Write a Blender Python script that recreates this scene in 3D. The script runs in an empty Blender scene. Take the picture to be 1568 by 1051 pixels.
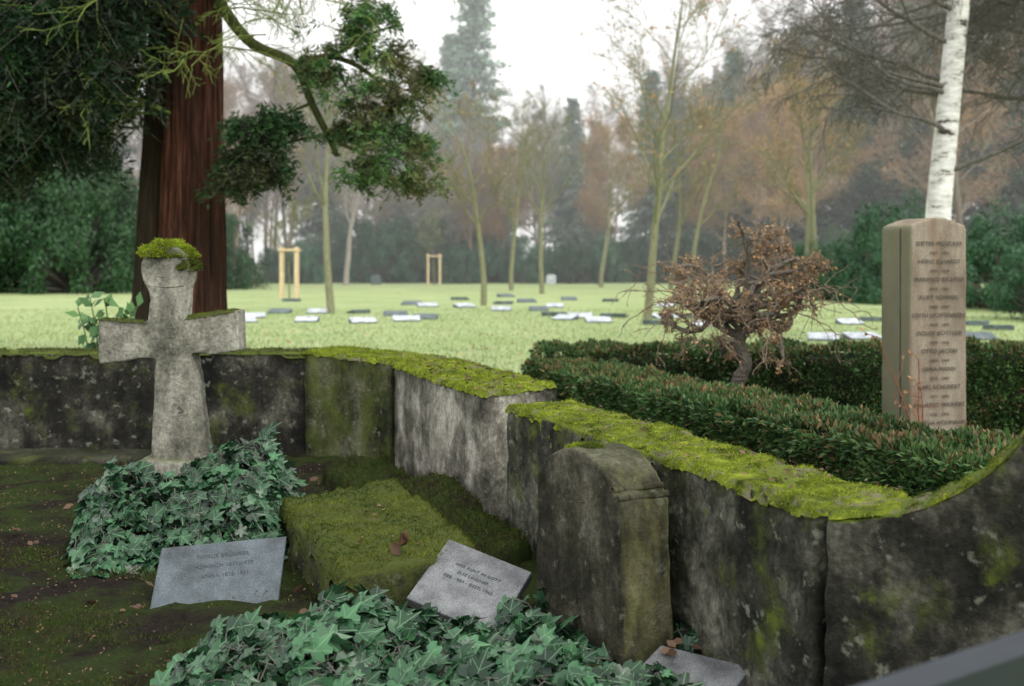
import bpy, math, random, bmesh
import numpy as np
from mathutils import Vector, Matrix, noise as mn
R=random.Random(7); G=np.random.default_rng(11)
scene=bpy.context.scene
# ---------------------------------------------------------------- materials
class NT:
    def __init__(s,name):
        s.m=bpy.data.materials.new(name); s.m.use_nodes=True
        s.t=s.m.node_tree; s.n=s.t.nodes; s.l=s.t.links
        s.b=s.n['Principled BSDF']; s.out=s.n['Material Output']
    def new(s,k,**kw):
        x=s.n.new(k)
        for a,b in kw.items(): setattr(x,a,b)
        return x
    def link(s,a,b): s.l.new(a,b)
    def pos(s,scale=(1,1,1)):
        g=s.new('ShaderNodeNewGeometry'); mp=s.new('ShaderNodeMapping'); mp.inputs['Scale'].default_value=scale
        s.link(g.outputs['Position'],mp.inputs['Vector']); return mp.outputs[0]
    def noise(s,scale,detail=5,vec=None,rough=.6):
        x=s.new('ShaderNodeTexNoise'); x.inputs['Scale'].default_value=scale; x.inputs['Detail'].default_value=detail
        x.inputs['Roughness'].default_value=rough
        s.link(vec if vec else s.pos(),x.inputs['Vector']); return x.outputs['Fac']
    def ramp(s,fac,stops):
        x=s.new('ShaderNodeValToRGB'); e=x.color_ramp.elements
        while len(e)<len(stops): e.new(.5)
        for i,(p,c) in enumerate(stops):
            e[i].position=p; e[i].color=(c if isinstance(c,tuple) else (c,c,c))[:3]+(1,)
        s.link(fac,x.inputs[0]); return x.outputs[0]
    def mix(s,fac,a,b,mode='MIX'):
        x=s.new('ShaderNodeMix',data_type='RGBA',blend_type=mode)
        for sock,v in ((x.inputs[0],fac),(x.inputs[6],a),(x.inputs[7],b)):
            if isinstance(v,(int,float)): sock.default_value=v
            elif isinstance(v,tuple): sock.default_value=v[:3]+(1,)
            else: s.link(v,sock)
        return x.outputs[2]
    def math(s,op,a,b=0.0):
        x=s.new('ShaderNodeMath',operation=op)
        for sock,v in ((x.inputs[0],a),(x.inputs[1],b)):
            if isinstance(v,(int,float)): sock.default_value=v
            else: s.link(v,sock)
        return x.outputs[0]
    def color(s,c):
        if isinstance(c,tuple): s.b.inputs['Base Color'].default_value=c[:3]+(1,)
        else: s.link(c,s.b.inputs['Base Color'])
    def rough(s,r,spec=.3):
        if isinstance(r,(int,float)): s.b.inputs['Roughness'].default_value=r
        else: s.link(r,s.b.inputs['Roughness'])
        s.b.inputs['Specular IOR Level'].default_value=spec
    def bump(s,h,strength=.5,dist=.02):
        x=s.new('ShaderNodeBump'); x.inputs['Strength'].default_value=strength; x.inputs['Distance'].default_value=dist
        s.link(h,x.inputs['Height']); s.link(x.outputs[0],s.b.inputs['Normal'])

def stone_mat(name,dark,mid,light,moss=.5,mosscol=(.16,.22,.02),streak=.4,grow=.5,lich=.35,lit_facegreen=0.):
    m=NT(name)
    n1=m.noise(2.6,9,rough=.68); n2=m.noise(45,6); st=m.noise(2.2,7,m.pos((2.6,2.6,.6)),.65)
    c=m.ramp(n1,[(.38,dark),(.5,mid),(.62,light)])
    c=m.mix(.7,c,m.ramp(n2,[(.3,.3),(.7,1.4)]),'MULTIPLY')
    c=m.mix(streak,c,m.ramp(st,[(.4,.15),(.6,1.3)]),'MULTIPLY')
    li=m.ramp(m.noise(16,4),[(.6,0.),(.68,1.)])
    c=m.mix(m.math('MULTIPLY',li,lich),c,(.36,.38,.3))
    g=m.new('ShaderNodeNewGeometry'); sep=m.new('ShaderNodeSeparateXYZ'); m.link(g.outputs['Normal'],sep.inputs[0])
    nm=m.noise(4.5,8,rough=.7)
    side=m.ramp(m.math('ADD',nm,m.math('MULTIPLY',st,.5)),[(.98-grow*.35,0.),(1.08-grow*.3,1.)])
    up=m.ramp(m.math('ADD',m.math('MULTIPLY',sep.outputs[2],.6),m.math('MULTIPLY',nm,.9)),[(.8-.3*moss,0.),(.95-.3*moss,1.)])
    mc=m.mix(m.noise(60,4),tuple(x*.4 for x in mosscol),mosscol)
    mc2=m.mix(m.noise(30,4),(.02,.034,.01),(.115,.14,.022))
    c=m.mix(m.math('MULTIPLY',side,.7*min(1,grow*1.6)),c,mc2)
    if lit_facegreen:
        fg=m.ramp(m.math('ADD',m.math('MULTIPLY',sep.outputs[0],.6),m.math('MULTIPLY',st,.8)),[(.6,0.),(1.05,1.)])  # moss green on right-hand faces, their stronger light put into the tint
        c=m.mix(m.math('MULTIPLY',fg,lit_facegreen),c,m.mix(m.ramp(m.noise(5,8,rough=.7),[(.35,0.),(.65,1.)]),(.04,.045,.015),(.28,.28,.1)))
    c=m.mix(m.math('MULTIPLY',up,min(1,moss*1.6)),c,mc)
    m.color(c); m.rough(.88,.2)
    h=m.math('ADD',m.math('MULTIPLY',n2,.5),m.math('MULTIPLY',m.noise(130,4),.3))
    h=m.math('ADD',h,m.math('MULTIPLY',side,.3)); m.bump(h,.9,.016)
    return m.m
def leaf_mat(name,c1,c2,rough=.5,spec=.4,transl=.25,objcol=False,vein=False,ns=.9,nr=(.45,1.4),c3=None,c3ns=6.,pw=1.):
    m=NT(name); g=m.new('ShaderNodeNewGeometry')
    fac=g.outputs['Random Per Island']
    if pw!=1.: fac=m.math('POWER',fac,pw)
    c=m.mix(fac,c1,c2)
    if c3: c=m.mix(m.ramp(m.noise(c3ns,7,rough=.7),[(.47,0.),(.6,.85)]),c,c3)
    c=m.mix(.6,c,m.ramp(m.noise(ns,4),[(.3,nr[0]),(.7,nr[1])]),'MULTIPLY')
    if objcol:
        oi=m.new('ShaderNodeObjectInfo'); c=m.mix(1.,c,oi.outputs['Color'],'MULTIPLY')
    if vein:
        a=m.new('ShaderNodeAttribute'); a.attribute_name='lp'
        s=m.new('ShaderNodeSeparateXYZ'); m.link(a.outputs['Vector'],s.inputs[0])
        ax=m.math('ABSOLUTE',s.outputs[0]); v1=m.math('LESS_THAN',ax,.02)
        dd=m.math('ABSOLUTE',m.math('SUBTRACT',m.math('SUBTRACT',s.outputs[1],.12),m.math('MULTIPLY',ax,.75)))
        v2=m.math('LESS_THAN',dd,.018); v=m.math('MAXIMUM',v1,v2)
        c=m.mix(m.math('MULTIPLY',v,.5),c,(.2,.36,.19))
    m.color(c); m.rough(rough,spec)
    if transl>0:
        tr=m.new('ShaderNodeBsdfTranslucent'); m.link(c,tr.inputs[0]); mx=m.new('ShaderNodeMixShader'); mx.inputs[0].default_value=transl
        m.link(m.b.outputs[0],mx.inputs[1]); m.link(tr.outputs[0],mx.inputs[2]); m.link(mx.outputs[0],m.out.inputs[0])
    return m.m
def bark_mat(name,c1,c2,scale=(6,6,1.2),objcol=False,bumps=.6,ns=4.):
    m=NT(name); v=m.pos(scale); n=m.noise(ns,7,v,.7)
    c=m.ramp(n,[(.3,c1),(.7,c2)])
    if objcol:
        oi=m.new('ShaderNodeObjectInfo'); c=m.mix(1.,c,oi.outputs['Color'],'MULTIPLY')
    m.color(c); m.rough(.9,.15)
    if bumps: m.bump(n,bumps,.04)
    return m.m
def plain(name,c1,c2,ns=20.,rough=.7,spec=.3,b=.3):
    m=NT(name); n=m.noise(ns,6); m.color(m.ramp(n,[(.3,c1),(.7,c2)])); m.rough(rough,spec); m.bump(m.noise(ns*4,4),b,.006); return m.m

M_wall=stone_mat('old_wall_stone',(.01,.01,.008),(.034,.033,.026),(.13,.125,.1),.7,(.11,.15,.02),.6,.55)  # plot stones kept dark; the trees' shade is put into their colour
M_plinth=stone_mat('plinth_stone',(.01,.01,.008),(.025,.024,.018),(.06,.055,.045),.1,(.05,.07,.012),.3,.5,.1)
M_wallp=stone_mat('pale_wall_stone',(.03,.032,.022),(.2,.19,.155),(.5,.48,.41),.7,(.16,.2,.02),.45,.45)
M_wallg=stone_mat('green_wall_stone',(.022,.025,.012),(.07,.078,.035),(.2,.2,.13),.8,(.16,.2,.02),.6,.85)
M_wallm=stone_mat('right_wall_stone',(.02,.022,.016),(.07,.071,.054),(.24,.235,.19),.7,(.14,.18,.02),.55,.6,.45)
M_cross=stone_mat('cross_stone',(.1,.1,.078),(.24,.235,.19),(.38,.37,.31),.25,(.12,.15,.02),.5,.3)
M_head=stone_mat('headstone_stone',(.018,.018,.012),(.048,.045,.03),(.12,.112,.083),.12,(.1,.13,.02),.6,.35,.2,.8)
M_block=stone_mat('mossy_stone',(.02,.02,.013),(.04,.04,.022),(.07,.07,.04),.9,(.08,.1,.02),.3,1.)
def granite(name,a,b):
    m=NT(name); n=m.noise(230,3); v=m.noise(6,7,rough=.65)
    c=m.ramp(n,[(.35,a),(.5,tuple((x+y)/2 for x,y in zip(a,b))),(.68,b)])
    c=m.mix(.85,c,m.ramp(v,[(.35,.35),(.62,1.3)]),'MULTIPLY')
    m.color(c); m.rough(.55,.4); m.bump(n,.3,.005); return m.m
M_tab=granite('blue_grey_granite',(.035,.05,.062),(.12,.15,.17))
M_tab2=granite('light_granite',(.085,.09,.095),(.25,.26,.27))
M_mark=granite('marker_pale',(.4,.45,.5),(.7,.74,.78))  # marker tops: blue-white sky reflection put into the stone colour
M_markd=granite('marker_dark',(.06,.09,.1),(.14,.18,.19))
M_let=plain('engraved_letter',(.05,.042,.033),(.1,.085,.068))
M_letg=plain('engraved_letter_grey',(.03,.04,.046),(.09,.105,.115),60)
def column_mat():
    m=NT('beige_sandstone'); n=m.noise(3,7,m.pos((2.4,2.4,.7)),.65); f=m.noise(90,4)
    c=m.ramp(n,[(.3,(.15,.12,.09)),(.5,(.25,.205,.155)),(.7,(.33,.29,.225))]); c=m.mix(.5,c,m.ramp(f,[(.3,.55),(.7,1.3)]),'MULTIPLY')
    c=m.mix(m.ramp(m.noise(1.6,5,m.pos((6,6,.8))),[(.55,0.),(.68,.5)]),c,(.24,.145,.08))
    g=m.new('ShaderNodeNewGeometry'); s=m.new('ShaderNodeSeparateXYZ'); m.link(g.outputs['Normal'],s.inputs[0])
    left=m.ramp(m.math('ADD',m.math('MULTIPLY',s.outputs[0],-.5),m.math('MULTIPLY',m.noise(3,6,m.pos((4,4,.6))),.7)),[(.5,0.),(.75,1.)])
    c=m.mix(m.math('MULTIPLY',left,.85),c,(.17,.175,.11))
    m.color(c); m.rough(.85,.2); m.bump(f,.4,.008); return m.m
M_col=column_mat()
def seq_bark():
    m=NT('sequoia_bark'); v=m.pos((9,9,.5)); n=m.noise(2.2,9,v,.75); b=m.noise(.8,4,m.pos((2,2,.6)))
    c=m.ramp(n,[(.36,(.01,.006,.005)),(.5,(.09,.036,.024)),(.66,(.25,.11,.075))])
    c=m.mix(m.ramp(b,[(.42,0.),(.62,.75)]),c,(.04,.028,.02)); m.color(c); m.rough(.95,.08); m.bump(n,1.,.12); return m.m
M_seq=seq_bark()
M_seqd=bark_mat('sequoia_bark_dark',(.008,.007,.005),(.045,.032,.02),(9,9,.6))
def birch_bark():
    m=NT('birch_bark'); v=m.pos((1.2,1.2,3.2)); n=m.noise(2.6,8,v,.7)
    c=m.ramp(n,[(.38,(.05,.045,.04)),(.43,(.5,.48,.46)),(.6,(.82,.81,.8))]); m.color(c); m.rough(.7,.2); m.bump(n,.4,.03); return m.m
M_birch=birch_bark()
M_mbark=bark_mat('mossy_bark',(.14,.145,.08),(.31,.31,.2))
M_bark=bark_mat('bare_bark',(.22,.2,.18),(.44,.4,.36),objcol=True,bumps=0)  # pale base carries part of the distance haze in the bark colour
M_dbark=bark_mat('dark_bark',(.06,.056,.05),(.2,.19,.17))
M_gbark=bark_mat('moss_covered_branch',(.025,.028,.012),(.1,.125,.035))
M_gtwig=bark_mat('moss_twig',(.1,.14,.03),(.26,.33,.09),bumps=.2)
M_kbark=bark_mat('knotty_bark',(.04,.034,.028),(.26,.23,.19),(14,14,10))
M_ktwig=bark_mat('brown_twig',(.12,.09,.065),(.36,.28,.2),(14,14,10))
M_rtwig=bark_mat('rose_stem',(.2,.06,.03),(.34,.14,.08),(14,14,10))
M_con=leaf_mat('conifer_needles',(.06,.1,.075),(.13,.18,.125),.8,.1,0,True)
M_shr=leaf_mat('evergreen_leaf',(.02,.065,.035),(.08,.17,.09),.5,.35,0,True)
M_seqL=leaf_mat('sequoia_foliage',(.02,.055,.022),(.09,.17,.055),.6,.25,.2,True,ns=2.2,nr=(.25,1.5),c3=(.1,.075,.035),c3ns=1.3)
M_ivy=leaf_mat('ivy_leaf',(.006,.028,.012),(.055,.16,.07),.36,.4,.06,False,True,ns=4.,nr=(.35,1.6),pw=1.8)
M_hedge=leaf_mat('yew_needles',(.02,.06,.018),(.1,.19,.05),.5,.35,.12)
M_hbrown=leaf_mat('dry_needles',(.12,.08,.035),(.28,.2,.1),.7,.2,.1)
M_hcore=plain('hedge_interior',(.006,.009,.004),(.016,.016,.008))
M_moss=leaf_mat('moss_blade',(.15,.21,.014),(.38,.46,.05),.85,.08,.3,ns=14.,nr=(.45,1.4),c3=(.085,.12,.02),c3ns=4.)
def moss_body():
    m=NT('moss_cushion'); n=m.noise(9,8,rough=.72)
    c=m.ramp(n,[(.36,(.04,.055,.012)),(.5,(.14,.18,.02)),(.66,(.34,.39,.05))])
    br=m.ramp(m.noise(5,8,rough=.75),[(.53,0.),(.6,.9)]); c=m.mix(br,c,(.2,.18,.13))
    m.color(c); m.rough(.95,.05); m.bump(m.noise(160,4),1.,.015); return m.m
M_mossb=moss_body()
M_mossd=leaf_mat('dark_moss_blade',(.02,.04,.008),(.085,.11,.018),.85,.08,.2,ns=6.,nr=(.4,1.5),c3=(.06,.045,.025),c3ns=8.)
M_mosso=leaf_mat('olive_moss_blade',(.055,.08,.012),(.19,.215,.03),.85,.08,.25,ns=5.,nr=(.3,1.6),c3=(.028,.055,.012),c3ns=2.6)
M_dead=leaf_mat('dead_leaf',(.07,.035,.02),(.2,.12,.07),.6,.3,.1)
M_orange=leaf_mat('autumn_leaf',(.42,.24,.12),(.6,.4,.22),.7,.2,.3)
M_grass=leaf_mat('grass_blade',(.22,.31,.11),(.4,.47,.23),.7,.2,.3)
M_wood=plain('stake_wood',(.6,.45,.28),(.75,.6,.4),8)
M_rail=plain('painted_rail',(.006,.011,.018),(.012,.02,.032),10,.45,.4,.1)
def lawn_mat():
    m=NT('lawn_grass'); n=m.noise(.35,6); f=m.noise(5,7,rough=.75)
    c=m.ramp(n,[(.3,(.29,.38,.16)),(.7,(.41,.47,.245))]); c=m.mix(.6,c,m.ramp(f,[(.3,.65),(.7,1.2)]),'MULTIPLY')
    m.color(c); m.rough(.95,.1); m.bump(f,.8,.05); return m.m
M_lawn=lawn_mat()
def soil_mat():
    m=NT('grave_soil'); n=m.noise(1.6,8,rough=.7); f=m.noise(35,7,rough=.75)
    c=m.ramp(f,[(.3,(.008,.006,.005)),(.55,(.022,.017,.013)),(.75,(.05,.038,.028))])
    ms=m.ramp(n,[(.42,0.),(.54,1.)]); c=m.mix(m.math('MULTIPLY',ms,.85),c,m.mix(m.noise(50,3),(.012,.024,.005),(.05,.075,.016)))
    m.color(c); m.rough(.95,.1); m.bump(f,1.,.03); return m.m
M_soil=soil_mat()
# ---------------------------------------------------------------- mesh tools
def add(name,me,parent=None,color=None):
    o=bpy.data.objects.new(name,me); scene.collection.objects.link(o)
    if parent: o.parent=parent
    if color: o.color=color+(1,)
    return o
def mesh_np(name,V,Fs,mats,mi=None,smooth=False,lp=None):
    me=bpy.data.meshes.new(name); V=np.asarray(V,dtype=np.float32)
    me.vertices.add(len(V)); me.vertices.foreach_set('co',V.ravel())
    if not isinstance(Fs,list): Fs=[Fs]
    idx=np.concatenate([f.ravel() for f in Fs]).astype(np.int32)
    tot=np.concatenate([np.full(len(f),f.shape[1]) for f in Fs])
    st=np.concatenate([[0],np.cumsum(tot)[:-1]]).astype(np.int32)
    me.loops.add(len(idx)); me.loops.foreach_set('vertex_index',idx)
    me.polygons.add(len(tot)); me.polygons.foreach_set('loop_start',st)
    for m in (mats if isinstance(mats,list) else [mats]): me.materials.append(m)
    if mi is not None: me.polygons.foreach_set('material_index',np.asarray(mi,dtype=np.int32))
    if smooth: me.polygons.foreach_set('use_smooth',np.ones(len(tot),dtype=bool))
    if lp is not None:
        a=me.attributes.new('lp','FLOAT_VECTOR','POINT'); a.data.foreach_set('vector',np.asarray(lp,dtype=np.float32).ravel())
    me.update(calc_edges=True); me.validate(); return me
def tubes(segs,n):
    P0=np.array([s[0] for s in segs]);P1=np.array([s[1] for s in segs]);r0=np.array([s[2] for s in segs]);r1=np.array([s[3] for s in segs])
    d=P1-P0; L=np.linalg.norm(d,axis=1,keepdims=True)+1e-9; d/=L; P1=P1+d*r1[:,None]*.4
    ref=np.where(np.abs(d[:,2:3])>.9,np.array([[1.,0,0]]),np.array([[0,0,1.]]))
    a=np.cross(d,ref); a/=np.linalg.norm(a,axis=1,keepdims=True)+1e-9; b=np.cross(d,a)
    th=np.arange(n)/n*2*np.pi; c=np.cos(th)[None,:,None]; s=np.sin(th)[None,:,None]
    ring=a[:,None]*c+b[:,None]*s
    V=np.concatenate([P0[:,None]+ring*r0[:,None,None],P1[:,None]+ring*r1[:,None,None]],axis=1)
    base=(np.arange(len(segs))*2*n)[:,None,None]; i=np.arange(n); j=(i+1)%n
    F=np.stack([i,j,j+n,i+n],axis=1)[None]+base
    return V.reshape(-1,3),F.reshape(-1,4)
def wood_arrays(segs):
    big=[s for s in segs if s[2]>.035]; sm=[s for s in segs if s[2]<=.035]
    Vs=[];Fs=[];o=0
    for grp,n in ((big,8),(sm,3)):
        if grp:
            V,F=tubes(grp,n); Vs.append(V);Fs.append(F+o);o+=len(V)
    return np.concatenate(Vs),np.concatenate(Fs)
LEAF=(np.array([[0,0,0],[.28,.45,.05],[0,1,-.04],[-.28,.45,.05]]),np.array([[0,1,2,3]]))
NEED=(np.array([[0,0,0],[.12,.4,.02],[0,1,0],[-.12,.4,.02]]),np.array([[0,1,2,3]]))
BLADE=(np.array([[-.1,0,0],[.1,0,0],[0,0,1.]]),np.array([[0,1,2]]))
_h=[(0,.0),(.2,-.16),(.42,-.1),(.52,.1),(.36,.22),(.5,.42),(.4,.56),(.17,.52),(.09,.75),(0,1.0)]
_o=[(x,y) for x,y in _h]+[(-x,y) for x,y in _h[-2:0:-1]]
IVY=(np.array([[0,.3,.0]]+[[x,y,.07*abs(x)*2-.12*max(0,y-.5)-.05*(abs(x)>.4)] for x,y in _o]),
     np.array([[0,1+i,1+(i+1)%len(_o)] for i in range(len(_o))]))
DLEAF=(np.array([[0,0,0],[.25,.2,.12],[.32,.55,.16],[0,1,.05],[-.32,.55,.02],[-.25,.2,.1],[0,.5,-.06]]),
       np.array([[6,0,1],[6,1,2],[6,2,3],[6,3,4],[6,4,5],[6,5,0]]))
def scatter(P,N,S,T,tdir=None):
    P=np.asarray(P,float);N=np.asarray(N,float);N=N/(np.linalg.norm(N,axis=1,keepdims=True)+1e-9)
    k=G.normal(size=P.shape) if tdir is None else np.asarray(tdir,float)
    t=np.cross(k,N); t/=np.linalg.norm(t,axis=1,keepdims=True)+1e-9; b=np.cross(N,t)
    v,f=T; S=np.broadcast_to(np.asarray(S,float),(len(P),))[:,None,None]
    V=P[:,None]+S*(v[None,:,0:1]*t[:,None]+v[None,:,1:2]*b[:,None]+v[None,:,2:3]*N[:,None])
    F=f[None]+(np.arange(len(P))*len(v))[:,None,None]
    return V.reshape(-1,3),F.reshape(-1,f.shape[1]),np.tile(v,(len(P),1))
def rnd_dirs(n):
    d=G.normal(size=(n,3)); return d/np.linalg.norm(d,axis=1,keepdims=True)
def nrm(a,b,c):
    l=math.sqrt(a*a+b*b+c*c)+1e-9; return a/l,b/l,c/l
def grow(out,tips,p,d,L,r,lvl,S):
    s=S[lvl]; n=s['n']; st=L/n; tp=s.get('tp',.65); w=s['wob']; z=s.get('z',0)
    px,py,pz=p; dx,dy,dz=d
    for i in range(n):
        dx,dy,dz=nrm(dx+R.gauss(0,w),dy+R.gauss(0,w),dz+R.gauss(0,w)+z)
        qx,qy,qz=px+dx*st,py+dy*st,pz+dz*st
        ra=max(r*(1-tp*i/n),s.get('rmin',.003)); rb=max(r*(1-tp*(i+1)/n),s.get('rmin',.003))
        out.append(((px,py,pz),(qx,qy,qz),ra,rb)); px,py,pz=qx,qy,qz
        t=(i+1)/n
        if lvl+1<len(S):
            if t>=s['start']:
                k=s['ch']; k=int(k)+(R.random()<k-int(k))
                for _ in range(k):
                    a=math.radians(R.uniform(*s['ang']))
                    ux,uy,uz=nrm(R.gauss(0,1),R.gauss(0,1),R.gauss(0,1)); dt=ux*dx+uy*dy+uz*dz
                    ux,uy,uz=nrm(ux-dt*dx,uy-dt*dy,uz-dt*dz)
                    ca,sa=math.cos(a),math.sin(a)
                    grow(out,tips,(px,py,pz),(dx*ca+ux*sa,dy*ca+uy*sa,dz*ca+uz*sa),L*s['lr']*R.uniform(.6,1.1)*(1.15-.55*t),rb*s['rr'],lvl+1,S)
        else: tips.append((px,py,pz))
def bare_spec(dens=1.,rm=.008,up=.06,start=.3):
    return [dict(n=10,wob=.05,z=.03,start=start,ch=1.7*dens,ang=(28,60),lr=.5,rr=.5,tp=.85,rmin=rm*1.5),
            dict(n=6,wob=.1,z=up,start=.2,ch=1.6*dens,ang=(25,55),lr=.5,rr=.55,rmin=rm*1.2),
            dict(n=4,wob=.13,z=up,start=.2,ch=1.7*dens,ang=(25,60),lr=.55,rr=.6,rmin=rm),
            dict(n=3,wob=.16,z=up*.5,start=.3,ch=1.2*dens,ang=(25,60),lr=.6,rr=.7,rmin=rm*.8),
            dict(n=2,wob=.2,rmin=rm*.7)]
def branch_path(pts,r0,r1,sub=5):
    out=[]; n=len(pts); P=[Vector(p) for p in pts]; Q=[]
    for i in range(n-1):
        a=P[max(0,i-1)];b=P[i];c=P[i+1];d=P[min(n-1,i+2)]
        for k in range(sub):
            t=k/sub; Q.append(.5*((2*b)+(c-a)*t+(2*a-5*b+4*c-d)*t*t+(3*b-a-3*c+d)*t**3))
    Q.append(P[-1]); m=len(Q)-1
    for i in range(m): out.append((tuple(Q[i]),tuple(Q[i+1]),r0+(r1-r0)*i/m,r0+(r1-r0)*(i+1)/m))
    return out
def tree_obj(name,segs,mat,leaves=None,lmat=None,color=None,parent=None):
    V,F=wood_arrays(segs); mats=[mat]; Fs=[F]; mi=[0]*len(F)
    if leaves is not None:
        LV,LF,_=leaves; Fs.append(LF+len(V)); V=np.concatenate([V,LV]); mats.append(lmat); mi+= [1]*len(LF)
    return add(name,mesh_np(name,V,Fs,mats,mi),parent,color)
TEX=bpy.data.textures.new('rock','CLOUDS'); TEX.noise_scale=.12; TEX.noise_depth=4
TEX2=bpy.data.textures.new('rock_big','CLOUDS'); TEX2.noise_scale=.5; TEX2.noise_depth=2
def rocky(o,voxel=.02,s1=.02,s2=.03):
    r=o.modifiers.new('r','REMESH'); r.mode='VOXEL'; r.voxel_size=voxel; r.use_smooth_shade=True
    for t,s in ((TEX,s1),(TEX2,s2)):
        d=o.modifiers.new('d','DISPLACE'); d.texture=t; d.strength=s; d.mid_level=.5; d.texture_coords='GLOBAL'
def fixn(me):
    bm=bmesh.new(); bm.from_mesh(me); bmesh.ops.recalc_face_normals(bm,faces=bm.faces); bm.to_mesh(me); bm.free()
def prism(name,poly,z0,z1,mat,parent=None,voxel=.02,s1=.02,s2=.02):
    n=len(poly); zt=z1 if isinstance(z1,(list,tuple)) else [z1]*n
    V=[(x,y,z0) for x,y in poly]+[(x,y,zt[i]) for i,(x,y) in enumerate(poly)]
    F=[tuple(range(n))[::-1],tuple(range(n,2*n))]+[(i,(i+1)%n,(i+1)%n+n,i+n) for i in range(n)]
    me=bpy.data.meshes.new(name); me.from_pydata(V,[],F); me.materials.append(mat); me.update(); fixn(me)
    o=add(name,me,parent)
    if voxel: rocky(o,voxel,s1,s2)
    return o
def extr(name,outline,origin,ax,dep,mat,parent=None,voxel=.012,s1=.01,s2=.008,bev=.0):
    n=len(outline); V=[]
    for k in (0,1):
        for w,z in outline: V.append((origin[0]+ax[0]*w+dep[0]*k,origin[1]+ax[1]*w+dep[1]*k,origin[2]+z+dep[2]*k))
    F=[tuple(range(n)),tuple(range(n,2*n))[::-1]]+[(i,(i+1)%n,(i+1)%n+n,i+n) for i in range(n)]
    me=bpy.data.meshes.new(name); me.from_pydata(V,[],F); me.materials.append(mat); fixn(me)
    o=add(name,me,parent)
    if bev: b=o.modifiers.new('b','BEVEL'); b.width=bev; b.segments=2; b.limit_method='ANGLE'
    if voxel: rocky(o,voxel,s1,s2)
    return o
def fbm(x,y,z=0,o=4):
    return mn.fractal(Vector((x,y,z)),1.0,2.0,o)
def moss(name,A,B,C,D,h,parent,dens=16000,bl=.016,mat=None,bmat=None,gap=.0,droop=.02,nper=45,bald=None):
    A,B,C,D=[np.array(q,float) for q in (A,B,C,D)]
    lu=np.linalg.norm(B-A); lv=np.linalg.norm(D-A); nu=max(4,int(lu*nper)); nv=max(4,int(lv*nper))
    def P(s,t):
        p=(A*(1-s)+B*s)*(1-t)+(D*(1-s)+C*s)*t
        e=min(s*lu,(1-s)*lu,t*lv,(1-t)*lv)
        f=fbm(p[0]*3,p[1]*3,1)*.6+fbm(p[0]*16,p[1]*16,2,3)*.35
        hh=h*(.45+f)+.003; k=min(1,max(0,e/.03))
        z=p[2]+hh*k-droop*(.5+max(0,.5+.8*fbm(p[0]*17,p[1]*17,5,3)+.7*fbm(p[0]*3,p[1]*3,6,2)))*(1-k)**2
        if gap and fbm(p[0]*4.2,p[1]*4.2,9,5)>gap: z-=h*1.2+.012
        return (p[0]+.012*fbm(p[0]*20,p[1]*20,7,2),p[1]+.012*fbm(p[0]*20,p[1]*20,8,2),z)
    V=[P(i/nu,j/nv) for j in range(nv+1) for i in range(nu+1)]
    F=np.array([[j*(nu+1)+i,j*(nu+1)+i+1,(j+1)*(nu+1)+i+1,(j+1)*(nu+1)+i] for j in range(nv) for i in range(nu)])
    n=int(lu*lv*dens); Q=[P(R.random(),R.random()) for _ in range(n)]
    ne=int((lu*2+lv*2)*dens*.02)
    for _ in range(ne):
        e=R.random()*.03
        Q.append(R.choice([lambda:P(R.random(),e/lv),lambda:P(R.random(),1-e/lv),lambda:P(e/lu,R.random())])())
    if bald is not None: Q=[q for q in Q if fbm(q[0]*6,q[1]*6,12,6)<bald+R.gauss(0,.08)]
    Q=np.array(Q)-np.array([0,0,.003]); N=np.array([0,0,1.])+G.normal(size=Q.shape)*.6
    LV,LF,_=scatter(Q,N,bl*G.uniform(.5,1.5,len(Q)),(BLADE[0]*np.array([1.6,1,1]),BLADE[1]))
    mi=[0]*len(F)+[1]*len(LF)
    return add(name,mesh_np(name,np.concatenate([np.array(V),LV]),[F,LF+len(V)],[bmat or M_mossb,mat or M_moss],mi),parent)
def tubeobj(name,pts,r,mat,parent,n=6,r2=None):
    segs=[(pts[i],pts[i+1],r if r2 is None else r+(r2-r)*i/len(pts),r if r2 is None else r+(r2-r)*(i+1)/len(pts)) for i in range(len(pts)-1)]
    V,F=tubes(segs,n); return add(name,mesh_np(name,V,F,mat,smooth=True),parent)
def empty(name):
    o=bpy.data.objects.new(name,None); scene.collection.objects.link(o); return o
# ---------------------------------------------------------------- ground
add('lawn_ground',mesh_np('ground',[(-600,-60,-.0),(600,-60,0),(600,900,0),(-600,900,0)],np.array([[0,1,2,3]]),M_lawn))
nx,ny=190,180; V=[];
for j in range(ny+1):
    for i in range(nx+1):
        x=-8+i/nx*11.2; y=-1+j/ny*11
        V.append((x,y,.006+max(0,.03+.05*fbm(x*1.2,y*1.2)+.035*fbm(x*8,y*8,3))))
F=[]
for j in range(ny):
    for i in range(nx):
        x=-8+(i+.5)/nx*11.2; y=-1+(j+.5)/ny*11
        if x< .05+.37*(6.89-y)+.2 and y<9.95: F.append([j*(nx+1)+i,j*(nx+1)+i+1,(j+1)*(nx+1)+i+1,(j+1)*(nx+1)+i])
add('grave_plot_soil',mesh_np('soil',V,np.array(F),M_soil,smooth=True))
add('hedge_bed_soil',mesh_np('hedge_bed',[(.3,7.2,.005),(1.6,3.9,.005),(2.6,3.9,.005),(9,3.9,.005),(9,11.6,.005),(-.3,11.6,.005),(-.4,9.6,.005)],np.array([[0,1,2,3,4,5,6]]),M_soil))
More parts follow.
